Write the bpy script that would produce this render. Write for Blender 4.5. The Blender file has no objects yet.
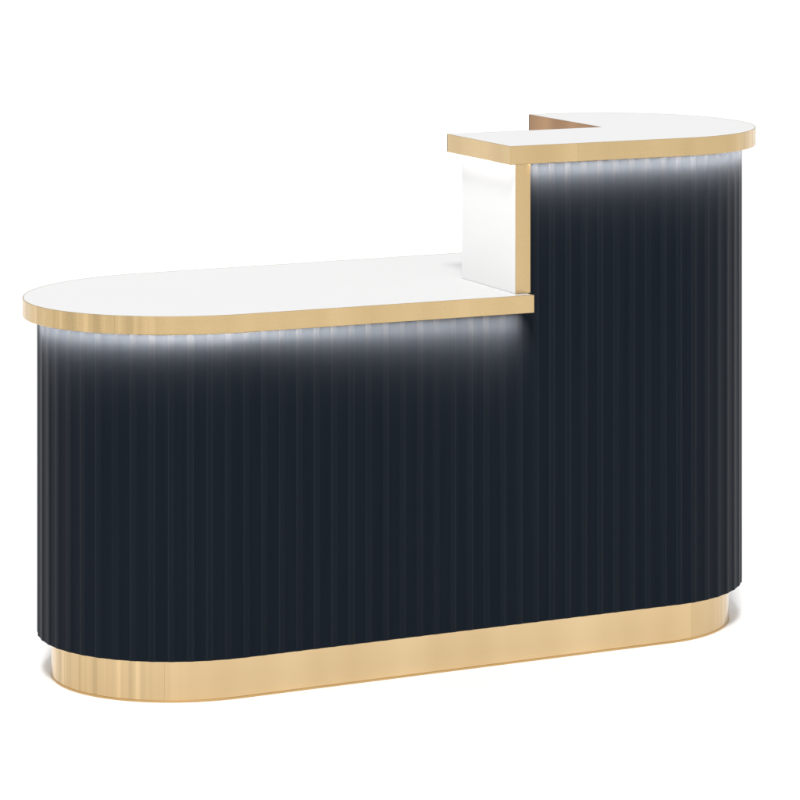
import bpy, bmesh, math
from mathutils import Vector, Matrix

SC = bpy.context.scene
COL = SC.collection
rad = math.radians

# ------------------------------------------------------------------ camera, world, lamps, exposure
YAW = rad(25.3228)
FPX = 3104.6
cam = bpy.data.cameras.new('camera')
cam.sensor_width = 36.0
cam.lens = FPX / 800.0 * 36.0
cam.shift_x = -(411.5 - 400.0) / 800.0
cam.shift_y = (-163.9 - 400.0) / 800.0
cam.clip_end = 500.0
camo = bpy.data.objects.new('camera', cam)
COL.objects.link(camo)
camo.location = (-1.9281, -5.519, 1.6696)
camo.rotation_euler = (rad(90), 0, -YAW)
SC.camera = camo

world = bpy.data.worlds.new('World')
SC.world = world
world.use_nodes = True
WORLD_STRENGTH = 0.84
bg = world.node_tree.nodes['Background']
bg.inputs['Color'].default_value = (1.0, 1.0, 1.0, 1)
bg.inputs['Strength'].default_value = WORLD_STRENGTH

def sun_lamp(name, strength, angle, az, elev, color=(1, 1, 1)):
    """az: direction the light travels towards in plan, measured like the camera yaw"""
    d = bpy.data.lights.new(name, 'SUN')
    d.energy = strength
    d.angle = rad(angle)
    d.color = color
    o = bpy.data.objects.new(name, d)
    COL.objects.link(o)
    v = Vector((math.sin(az) * math.cos(elev), math.cos(az) * math.cos(elev), -math.sin(elev)))
    o.rotation_euler = v.to_track_quat('-Z', 'Y').to_euler()
    o.location = (-3, -5, 5)
    return o
sun_lamp('key_lamp', 2.30, 9.0, YAW + rad(2.5), rad(55), (1.0, 0.992, 0.98))

SC.view_settings.view_transform = 'Standard'
SC.view_settings.look = 'None'
SC.view_settings.exposure = 0.0
SC.view_settings.gamma = 1.0

# ------------------------------------------------------------------ materials
def mat(name):
    m = bpy.data.materials.new(name)
    m.use_nodes = True
    return m, m.node_tree.nodes, m.node_tree.links, m.node_tree.nodes['Principled BSDF']

def coords(N, Lk, scale, rot=(0, 0, 0)):
    tc = N.new('ShaderNodeTexCoord')
    mp = N.new('ShaderNodeMapping')
    mp.inputs['Scale'].default_value = scale
    mp.inputs['Rotation'].default_value = rot
    Lk.new(tc.outputs['Object'], mp.inputs['Vector'])
    return mp.outputs['Vector']

def noise(N, Lk, vec, scale, detail=3, rough=0.5):
    n = N.new('ShaderNodeTexNoise')
    n.inputs['Scale'].default_value = scale
    n.inputs['Detail'].default_value = detail
    n.inputs['Roughness'].default_value = rough
    Lk.new(vec, n.inputs['Vector'])
    return n.outputs['Fac']

def ramp(N, Lk, fac, stops):
    r = N.new('ShaderNodeValToRGB')
    e = r.color_ramp.elements
    while len(e) < len(stops):
        e.new(0.5)
    for i, (p, c) in enumerate(stops):
        e[i].position = p
        e[i].color = (*c, 1) if len(c) == 3 else c
    Lk.new(fac, r.inputs['Fac'])
    return r.outputs['Color']

def bump(N, Lk, fac, bsdf, strength, dist):
    b = N.new('ShaderNodeBump')
    b.inputs['Strength'].default_value = strength
    b.inputs['Distance'].default_value = dist
    Lk.new(fac, b.inputs['Height'])
    Lk.new(b.outputs['Normal'], bsdf.inputs['Normal'])

def m_navy(name, k, spec):
    m, N, Lk, B = mat(name)
    v = coords(N, Lk, (60, 60, 1.2))
    f = noise(N, Lk, v, 1.6, 4, 0.6)
    c = ramp(N, Lk, f, [(0.3, tuple(k * a for a in (0.0037, 0.0061, 0.0106))), (0.7, tuple(k * a for a in (0.0050, 0.0078, 0.0122)))])
    Lk.new(c, B.inputs['Base Color'])
    B.inputs['Roughness'].default_value = 0.52
    B.inputs['Specular IOR Level'].default_value = spec
    B.inputs['Specular Tint'].default_value = (0.82, 0.90, 0.95, 1)
    v2 = coords(N, Lk, (1, 1, 1))
    g = noise(N, Lk, v2, 900, 2, 0.6)
    bump(N, Lk, g, B, 0.12, 0.0006)
    return m

def seams(N, Lk, col, xs):
    """butt joints between lengths of the band: a hairline, and each length a slightly different tone"""
    tc = N.new('ShaderNodeTexCoord')
    sp = N.new('ShaderNodeSeparateXYZ')
    Lk.new(tc.outputs['Object'], sp.inputs[0])
    for x, tone in xs:
        a = N.new('ShaderNodeMath'); a.operation = 'SUBTRACT'; a.inputs[1].default_value = x
        Lk.new(sp.outputs['X'], a.inputs[0])
        b = N.new('ShaderNodeMath'); b.operation = 'ABSOLUTE'
        Lk.new(a.outputs[0], b.inputs[0])
        d = N.new('ShaderNodeMath'); d.operation = 'LESS_THAN'; d.inputs[1].default_value = 0.0006
        Lk.new(b.outputs[0], d.inputs[0])
        g = N.new('ShaderNodeMath'); g.operation = 'GREATER_THAN'; g.inputs[1].default_value = x
        Lk.new(sp.outputs['X'], g.inputs[0])
        for fac, k in ((g, tone), (d, 0.82)):
            m = N.new('ShaderNodeMix'); m.data_type = 'RGBA'; m.blend_type = 'MULTIPLY'
            Lk.new(fac.outputs[0], m.inputs['Factor'])
            Lk.new(col, m.inputs['A'])
            m.inputs['B'].default_value = (k, k, k, 1)
            col = m.outputs['Result']
    return col

def m_gold(name, dark, light, rough, streak=1.0, seam=None, refl_y=None):
    m, N, Lk, B = mat(name)
    v = coords(N, Lk, (9 * streak, 9 * streak, 0.05))
    f = noise(N, Lk, v, 1.2, 1.5, 0.5)  # vertical brushed streaks, doubling as painted soft reflections
    c = ramp(N, Lk, f, [(0.32, dark), (0.5, tuple((a + b) / 2 for a, b in zip(dark, light))), (0.68, light)])
    if refl_y:
        # narrow light and dark stripes painted round the ends in place of studio reflections
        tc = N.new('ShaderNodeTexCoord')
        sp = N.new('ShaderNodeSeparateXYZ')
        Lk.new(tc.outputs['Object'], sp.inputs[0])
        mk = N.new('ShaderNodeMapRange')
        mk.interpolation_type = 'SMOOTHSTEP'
        mk.inputs['From Min'].default_value = refl_y
        mk.inputs['From Max'].default_value = refl_y + 0.08
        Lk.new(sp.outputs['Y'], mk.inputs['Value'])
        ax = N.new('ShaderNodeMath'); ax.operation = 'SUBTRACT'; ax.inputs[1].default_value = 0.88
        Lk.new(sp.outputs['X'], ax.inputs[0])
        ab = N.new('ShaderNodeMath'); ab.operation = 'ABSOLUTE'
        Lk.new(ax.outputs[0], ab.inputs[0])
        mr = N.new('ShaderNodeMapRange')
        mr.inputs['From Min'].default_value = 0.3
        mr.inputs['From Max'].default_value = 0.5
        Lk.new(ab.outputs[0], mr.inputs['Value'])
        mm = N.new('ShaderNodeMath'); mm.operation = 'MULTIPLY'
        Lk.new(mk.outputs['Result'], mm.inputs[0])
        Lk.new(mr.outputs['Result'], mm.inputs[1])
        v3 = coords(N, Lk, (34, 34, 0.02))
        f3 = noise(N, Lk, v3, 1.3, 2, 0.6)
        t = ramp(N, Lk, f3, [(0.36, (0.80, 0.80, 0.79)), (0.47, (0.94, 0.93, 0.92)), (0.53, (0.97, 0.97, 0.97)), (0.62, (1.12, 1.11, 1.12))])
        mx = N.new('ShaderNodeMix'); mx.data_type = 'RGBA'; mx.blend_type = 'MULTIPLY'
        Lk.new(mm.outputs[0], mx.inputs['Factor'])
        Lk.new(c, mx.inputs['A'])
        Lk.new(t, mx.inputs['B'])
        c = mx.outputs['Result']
    if seam:
        c = seams(N, Lk, c, seam)
    Lk.new(c, B.inputs['Base Color'])
    B.inputs['Metallic'].default_value = 1.0
    r = N.new('ShaderNodeMapRange')
    r.inputs['To Min'].default_value = rough - 0.05
    r.inputs['To Max'].default_value = rough + 0.07
    v2 = coords(N, Lk, (4, 4, 90))
    h = noise(N, Lk, v2, 3.0, 4, 0.6)
    Lk.new(h, r.inputs['Value'])
    Lk.new(r.outputs['Result'], B.inputs['Roughness'])
    bump(N, Lk, h, B, 0.012, 0.0008)
    return m

def m_white(name, col, rough, spec=0.5):
    m, N, Lk, B = mat(name)
    v = coords(N, Lk, (1, 1, 1))
    f = noise(N, Lk, v, 6, 4, 0.55)
    c = ramp(N, Lk, f, [(0.25, tuple(x * 0.985 for x in col)), (0.75, col)])
    Lk.new(c, B.inputs['Base Color'])
    B.inputs['Roughness'].default_value = rough
    B.inputs['Specular IOR Level'].default_value = spec
    g = noise(N, Lk, v, 40, 2, 0.5)
    bump(N, Lk, g, B, 0.02, 0.0004)
    return m

def m_led():
    m, N, Lk, B = mat('led_diffuser')
    B.inputs['Base Color'].default_value = (0.8, 0.8, 0.8, 1)
    B.inputs['Emission Color'].default_value = (1, 0.98, 0.95, 1)
    B.inputs['Emission Strength'].default_value = 2.0
    return m

NAVY = m_navy('navy_lacquer_groove', 1.1, 0.064)
NAVY_RIB = m_navy('navy_lacquer_rib', 1.08, 0.104)
NAVY_EDGE = m_navy('navy_lacquer_edge_highlight', 1.2, 0.26)  # rib-edge highlight put into the lacquer as lighter colour and more gloss
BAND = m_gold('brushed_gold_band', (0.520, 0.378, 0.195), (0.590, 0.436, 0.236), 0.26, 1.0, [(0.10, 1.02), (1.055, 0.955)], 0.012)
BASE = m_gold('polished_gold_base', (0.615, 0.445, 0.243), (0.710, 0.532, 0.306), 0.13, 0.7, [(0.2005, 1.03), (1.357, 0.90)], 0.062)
BASE_TRIM = m_gold('gold_base_trim', (0.56, 0.36, 0.15), (0.60, 0.40, 0.18), 0.3)
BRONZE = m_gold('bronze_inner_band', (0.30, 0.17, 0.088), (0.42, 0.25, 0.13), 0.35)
TOP = m_white('white_gloss_top', (0.675, 0.675, 0.68), 0.10)
PANEL = m_white('white_panel', (0.82, 0.82, 0.82), 0.35)
LED = m_led()
FLOOR = m_white('white_studio_floor', (0.93, 0.93, 0.93), 0.75, 0.1)

# ------------------------------------------------------------------ mesh helpers
def link(name, bm, m, parent=None, smooth=None):
    bmesh.ops.remove_doubles(bm, verts=bm.verts, dist=1e-6)
    bmesh.ops.recalc_face_normals(bm, faces=bm.faces)
    me = bpy.data.meshes.new(name)
    bm.to_mesh(me)
    bm.free()
    me.materials.append(m)
    if smooth is not None:
        me.polygons.foreach_set('use_smooth', [True] * len(me.polygons))
        me.set_sharp_from_angle(angle=rad(smooth))
    o = bpy.data.objects.new(name, me)
    COL.objects.link(o)
    if parent:
        o.parent = parent
    return o

def inset(pts, d, closed=True):
    """offset a CCW outline to its left (inwards) by d, mitred"""
    out = []
    n = len(pts)
    for i in range(n):
        p = Vector(pts[i])
        a = Vector(pts[i - 1]) if (closed or i > 0) else None
        b = Vector(pts[(i + 1) % n]) if (closed or i < n - 1) else None
        e1 = (p - a).normalized() if a is not None else None
        e2 = (b - p).normalized() if b is not None else None
        e1 = e1 or e2
        e2 = e2 or e1
        n1 = Vector((-e1.y, e1.x))
        n2 = Vector((-e2.y, e2.x))
        k = n1 + n2
        k = k / max(k.dot(n1), 0.25)
        out.append((p.x + k.x * d, p.y + k.y * d))
    return out

def dedupe(pts, closed=True):
    out = []
    for p in pts:
        if not out or math.hypot(p[0] - out[-1][0], p[1] - out[-1][1]) > 1e-4:
            out.append(p)
    if closed and math.hypot(out[0][0] - out[-1][0], out[0][1] - out[-1][1]) < 1e-4:
        out.pop()
    return out

def prism(bm, pts, z0, z1):
    lo = [bm.verts.new((x, y, z0)) for x, y in pts]
    hi = [bm.verts.new((x, y, z1)) for x, y in pts]
    n = len(pts)
    bm.faces.new(hi)
    bm.faces.new(lo[::-1])
    for i in range(n):
        j = (i + 1) % n
        bm.faces.new((lo[i], lo[j], hi[j], hi[i]))

def ribbon(bm, pts, th, z0, z1, closed=False, ch=0.0006):
    """a band of thickness th along a path, inwards of it, with softened outer edges"""
    sec = [(0, z0 + ch), (0, z1 - ch), (ch, z1), (th, z1), (th, z0), (ch, z0)]
    rings = []
    offs = {d: inset(pts, d, closed) for d in {s[0] for s in sec}}
    for i in range(len(pts)):
        rings.append([bm.verts.new((*offs[d][i], z)) for d, z in sec])
    n = len(rings)
    for i in range(n if closed else n - 1):
        a, b = rings[i], rings[(i + 1) % n]
        for k in range(len(sec)):
            l = (k + 1) % len(sec)
            bm.faces.new((a[k], b[k], b[l], a[l]))
    if not closed:
        bm.faces.new(rings[0])
        bm.faces.new(rings[-1][::-1])

def box(bm, x0, x1, y0, y1, z0, z1):
    prism(bm, [(x0, y0), (x1, y0), (x1, y1), (x0, y1)], z0, z1)

# ------------------------------------------------------------------ plan of the desk (metres)
L, D = 1.6098, 0.6178
RL, RR = 0.3475, 0.3041           # half-ellipse caps, left and right
O_BODY, O_BASE = 0.0289, 0.0572
H1 = 0.0853
ZL0, ZL1 = 0.7163, 0.7519
ZU0, ZU1 = 1.0129, 1.05
XS, YS, XC = 0.9008, 0.2870, 1.2648
XP, XD, YP, GY = 0.9224, 0.9549, 0.2611, 0.0161
XE, K0, K1 = 0.9491, 0.0056, -0.0118
LIP = 0.014                       # how far the gold band hangs below the board

def arc(cx, cy, rx, ry, a0, a1, n):
    return [(cx + rx * math.cos(rad(a0 + (a1 - a0) * i / n)), cy + ry * math.sin(rad(a0 + (a1 - a0) * i / n)))
            for i in range(n + 1)]

def cap_l(a0, a1, n=72, off=0.0):
    return arc(RL, D / 2, RL - off, D / 2 - off, a0, a1, n)
def cap_r(a0, a1, n=72, off=0.0):
    return arc(L - RR, D / 2, RR - off, D / 2 - off, a0, a1, n)

def low_front(p):
    w = min(max((p[0] - RL) / (XE - RL), 0), 1)
    h = min(max((D / 2 - p[1]) / (D / 2), 0), 1)
    return (p[0], p[1] + h * (K0 * (1 - w) + K1 * w))

lower_front_path = [low_front(p) for p in cap_l(180, 270)] + [(XE, K1)]
lower_back_path = [(XC - 0.004, D)] + cap_l(90, 180)
lower_outline = dedupe(lower_front_path + [(XE, 0.235), (XC - 0.004, 0.235)] + lower_back_path)
upper_outline = dedupe([(XS, 0.0)] + cap_r(270, 450) + [(XC, D), (XC, YS), (XS, YS)])

# ------------------------------------------------------------------ the setting
bm = bmesh.new()
S = 60
vs = [bm.verts.new(v) for v in ((-S, -S, 0), (S, -S, 0), (S, S, 0), (-S, S, 0))]
bm.faces.new(vs)
fl = link('floor', bm, FLOOR)
fl['kind'] = 'structure'

# ------------------------------------------------------------------ the desk
desk = bpy.data.objects.new('reception_desk', None)
COL.objects.link(desk)
desk['label'] = 'navy fluted reception desk with rounded ends, white tops and gold bands on a white floor'
desk['category'] = 'reception desk'

# base
base_pts = dedupe(cap_l(90, 270, 96, O_BASE) + cap_r(270, 450, 96, O_BASE))
bm = bmesh.new()
ribbon(bm, base_pts, 0.012, 0.0, H1 + 0.004, closed=True)
base = link('base', bm, BASE, desk, 30)
base['label'] = 'polished gold base set back under the body'
bm = bmesh.new()
ribbon(bm, inset(base_pts, -0.0012), 0.001, 0.0002, 0.0040, closed=True, ch=0.0004)
link('base_trim', bm, BASE_TRIM, base, 30)

# fluted panel: one skin that wraps the left end, the front and the right end
def body_path():
    off = O_BODY
    p = cap_l(180, 270, 400, off)
    p += [(RL + (L - RR - RL) * i / 1200, off) for i in range(1, 1200)]
    p += cap_r(270, 450, 800, off)
    p += [(XC + 0.02, D - off)]
    back = cap_l(180, 90, 400, off)          # runs backwards from s = 0
    back += [(RL + 0.06, D - off)]
    return p, back
pf, pb = body_path()
def cum(p):
    s = [0.0]
    for a, b in zip(p, p[1:]):
        s.append(s[-1] + math.hypot(b[0] - a[0], b[1] - a[1]))
    return s
path = [(x, y) for x, y in pb[::-1][:-1]] + pf
sb = cum(pb)
s0 = sb[-1]
ss = [s - s0 for s in cum(path)]
def at_s(s):
    lo, hi = 0, len(ss) - 1
    while hi - lo > 1:
        m = (lo + hi) // 2
        if ss[m] <= s: lo = m
        else: hi = m
    t = (s - ss[lo]) / max(ss[hi] - ss[lo], 1e-9)
    a, b = Vector(path[lo]), Vector(path[hi])
    p = a.lerp(b, t)
    # smooth normal from a wider chord
    i0, i1 = max(lo - 2, 0), min(hi + 2, len(path) - 1)
    d = (Vector(path[i1]) - Vector(path[i0])).normalized()
    return p, Vector((d.y, -d.x))            # outward
PITCH, PHASE = 0.0370, 0.0245
RIBW, RISE, EDGE = 0.0115, 0.0011, 0.0026
prof = []                                     # (s offset in the pitch, height) from -pitch/2 to pitch/2
h = RIBW / 2
prof = [(-PITCH / 2, 0.0), (-h - EDGE, 0.0), (-h - EDGE * 0.4, RISE * 0.35), (-h, RISE * 0.86),
        (-h + 0.0009, RISE * 0.98), (-h * 0.45, RISE * 1.04), (0, RISE * 1.06), (h * 0.45, RISE * 1.04),
        (h - 0.0009, RISE * 0.98), (h, RISE * 0.86), (h + EDGE * 0.4, RISE * 0.35), (h + EDGE, 0.0)]
cols = []
smin, smax = ss[0] + 0.001, ss[-1] - 0.001
k = math.floor(smin / PITCH) - 1
while k * PITCH < smax + PITCH:
    c = PHASE + k * PITCH
    for ds, hh in prof:
        s = c + ds
        if smin < s < smax:
            cols.append((s, hh))
    k += 1
def top_of(x):
    return ZL0 + LIP - 0.001 if x < 0.9494 else ZU0 + LIP - 0.001
bm = bmesh.new()
prev = None
# columns are split where the panel steps up to the tall part
front_step = None
pts_cols = []
for s, hh in cols:
    p, n = at_s(s)
    q = p + n * (hh - 0.0012)
    r = p - n * 0.018
    pts_cols.append((q, r, s))
out = []
for i, (q, r, s) in enumerate(pts_cols):
    out.append((q, r, s))
    if i + 1 < len(pts_cols) and s > 0:
        q2, r2, s2 = pts_cols[i + 1]
        for X in (0.9494, XD + 0.0004):
            if q.y < 0.1 and q.x < X < q2.x:
                t = (X - q.x) / (q2.x - q.x)
                out.append((q.lerp(q2, t), r.lerp(r2, t), s + (s2 - s) * t))
import random
random.seed(4)
rng = {}
Z1a, Z1b = ZL0 + LIP - 0.001, ZL1 + 0.0005
for i in range(len(out) - 1):
    (qa, ra, sa), (qb, rb, sb_) = out[i], out[i + 1]
    xm = (qa.x + qb.x) / 2
    fr = sa > 0
    if not fr or xm < 0.9494: zt = Z1a
    elif xm < XD + 0.0004: zt = Z1b - 0.001
    else: zt = ZU0 + LIP - 0.001
    v = [bm.verts.new((p.x, p.y, z)) for z in (H1, zt) for p in (qa, qb, rb, ra)]
    ff = bm.faces.new((v[0], v[1], v[5], v[4]))
    cc = ((sa + sb_) / 2 - PHASE + PITCH / 2) % PITCH - PITCH / 2
    ff.material_index = 1 if abs(cc) < h + EDGE * 0.5 else 0
    if h - 0.001 < abs(cc) < h:
        side = 1 if cc > 0 else -1
        rib = round(((sa + sb_) / 2 - PHASE) / PITCH)
        if rng.get((rib, side)) is None:
            rng[(rib, side)] = random.random() < (0.75 if side * (sa - 0.75) > 0 else 0.3)
        if rng[(rib, side)]:
            ff.material_index = 2
    bm.faces.new((v[2], v[3], v[7], v[6]))
    bm.faces.new((v[3], v[2], v[1], v[0]))
    bm.faces.new((v[4], v[5], v[6], v[7]))
    if i == 0: bm.faces.new((v[0], v[4], v[7], v[3]))
    if i == len(out) - 2: bm.faces.new((v[1], v[2], v[6], v[5]))
    nxt = None
    if i + 2 < len(out):
        xn = (out[i + 1][0].x + out[i + 2][0].x) / 2
        zn = Z1a if (sb_ <= 0 or xn < 0.9494) else (Z1b - 0.001 if xn < XD + 0.0004 else ZU0 + LIP - 0.001)
        if zn > zt + 1e-4:
            w = [bm.verts.new((p.x, p.y, zn)) for p in (qb, rb)]
            bm.faces.new((v[5], v[6], w[1], w[0]))
flute = link('fluted_panel', bm, NAVY, desk, 28)
flute.data.materials.append(NAVY_RIB)
flute.data.materials.append(NAVY_EDGE)
flute['label'] = 'navy vertically fluted panel wrapped round the body'

# inner carcass boards: bottom board, end panels and shelf seen only from the clerk's side
bm = bmesh.new()
prism(bm, dedupe(cap_l(90, 270, 48, O_BODY + 0.02) + cap_r(270, 450, 48, O_BODY + 0.02)), H1 + 0.002, H1 + 0.02)
link('bottom_board', bm, PANEL, desk)
bm = bmesh.new()
box(bm, 0.39, 0.408, 0.06, D - O_BODY - 0.004, H1 + 0.021, ZL0 + LIP - 0.002)
link('inner_side_panel', bm, PANEL, desk)
bm = bmesh.new()
box(bm, XC + 0.014, XC + 0.032, 0.055, D - O_BODY - 0.02, H1 + 0.021, ZU0 + LIP - 0.002)
link('inner_side_panel', bm, PANEL, desk)
bm = bmesh.new()
box(bm, 0.4085, XC + 0.0135, 0.06, 0.40, 0.38, 0.398)
link('shelf', bm, PANEL, desk)

# riser: the white side of the raised part, with its gold front edge
bm = bmesh.new()
box(bm, XP, XD, GY + 0.002, YP, ZL1 + 0.0004, ZU0 + LIP - 0.0015)
riser = link('riser_panel', bm, PANEL, desk)
riser['label'] = 'white side panel of the raised counter'
bm = bmesh.new()
box(bm, XP - 0.0004, XD + 0.0003, GY, GY + 0.0018, ZL1 + 0.0008, ZU0 + LIP - 0.002)
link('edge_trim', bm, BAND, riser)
bm = bmesh.new()
box(bm, XD + 0.0005, XC + 0.0135, YP - 0.018, YP, ZL1 + 0.0006, ZU0 + LIP - 0.0015)
link('back_panel', bm, PANEL, desk)

# lower countertop
BT = 0.0022
bm = bmesh.new()
prism(bm, inset(lower_outline, BT + 0.0001), ZL0 + LIP, ZL1)
low = link('lower_countertop', bm, TOP, desk)
low['label'] = 'glossy white lower counter with a rounded left end'
bm = bmesh.new()
ribbon(bm, lower_outline, BT, ZL0, ZL1 + 0.0002, closed=True)
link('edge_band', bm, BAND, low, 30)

# upper countertop
bm = bmesh.new()
prism(bm, inset(upper_outline, BT + 0.0001), ZU0 + LIP, ZU1)
up = link('upper_countertop', bm, TOP, desk)
up['label'] = 'glossy white raised counter with a notch cut behind it'
bm = bmesh.new()
ribbon(bm, dedupe([(XS, YS), (XS, 0.0)] + cap_r(270, 450) + [(XC, D)], False), BT, ZU0, ZU1 + 0.0002)
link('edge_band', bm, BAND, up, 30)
bm = bmesh.new()
ribbon(bm, [(XC, D), (XC, YS), (XS, YS)], BT, ZU0, ZU1 + 0.0001)
link('inner_edge_band', bm, BRONZE, up, 30)

# ------------------------------------------------------------------ LED strips tucked behind the hanging gold bands
TILT, SPREAD = 54, 63
LED_COL = (1.0, 0.712, 0.505)
def led_run(pts, watts_per_m, parent, zlip, inward=0.0032, tilt=TILT, spread=SPREAD, color=LED_COL, glow=True, zoff=0.010):
    """pts: CCW path of the band; a lamp per segment, facing the body and slightly down"""
    ip = inset(pts, inward, False)
    for a, b in zip(ip, ip[1:]):
        a, b = Vector(a), Vector(b)
        t = (b - a)
        ln = t.length
        t.normalize()
        nin = Vector((-t.y, t.x, 0))
        d = (nin * math.cos(rad(tilt)) + Vector((0, 0, -1)) * math.sin(rad(tilt))).normalized()
        ld = bpy.data.lights.new('led_lamp', 'AREA')
        ld.shape = 'RECTANGLE'
        ld.size = ln
        ld.size_y = 0.005
        ld.energy = watts_per_m * ln
        ld.spread = rad(spread)
        ld.color = color
        lo = bpy.data.objects.new('led_lamp', ld)
        COL.objects.link(lo)
        x = Vector((t.x, t.y, 0))
        z = -d
        y = z.cross(x)
        M = Matrix((x, y, z)).transposed().to_4x4()
        M.translation = Vector(((a.x + b.x) / 2, (a.y + b.y) / 2, zlip + zoff))
        lo.matrix_world = M
        lo.parent = parent
    bm = bmesh.new()
    ribbon(bm, inset(pts, BT + 0.0002, False), 0.002, zlip + zoff - 0.004, zlip + zoff + 0.0035, ch=0.0003)
    link('led_strip', bm, LED, parent)
W = 36.5
led_run(dedupe([low_front(p) for p in cap_l(172, 270, 14)] + [(0.62, low_front((0.62, 0))[1]), (0.93, low_front((0.93, 0))[1])], False), W, low, ZL0)
led_run(dedupe([(0.957, 0), (L - RR, 0)] + cap_r(270, 356, 12), False), W * 1.2, up, ZU0)
led_run([(XS, 0.26), (XS, 0.022)], 4.5, up, ZU0, color=(1, 0.99, 0.98), spread=150, tilt=32)
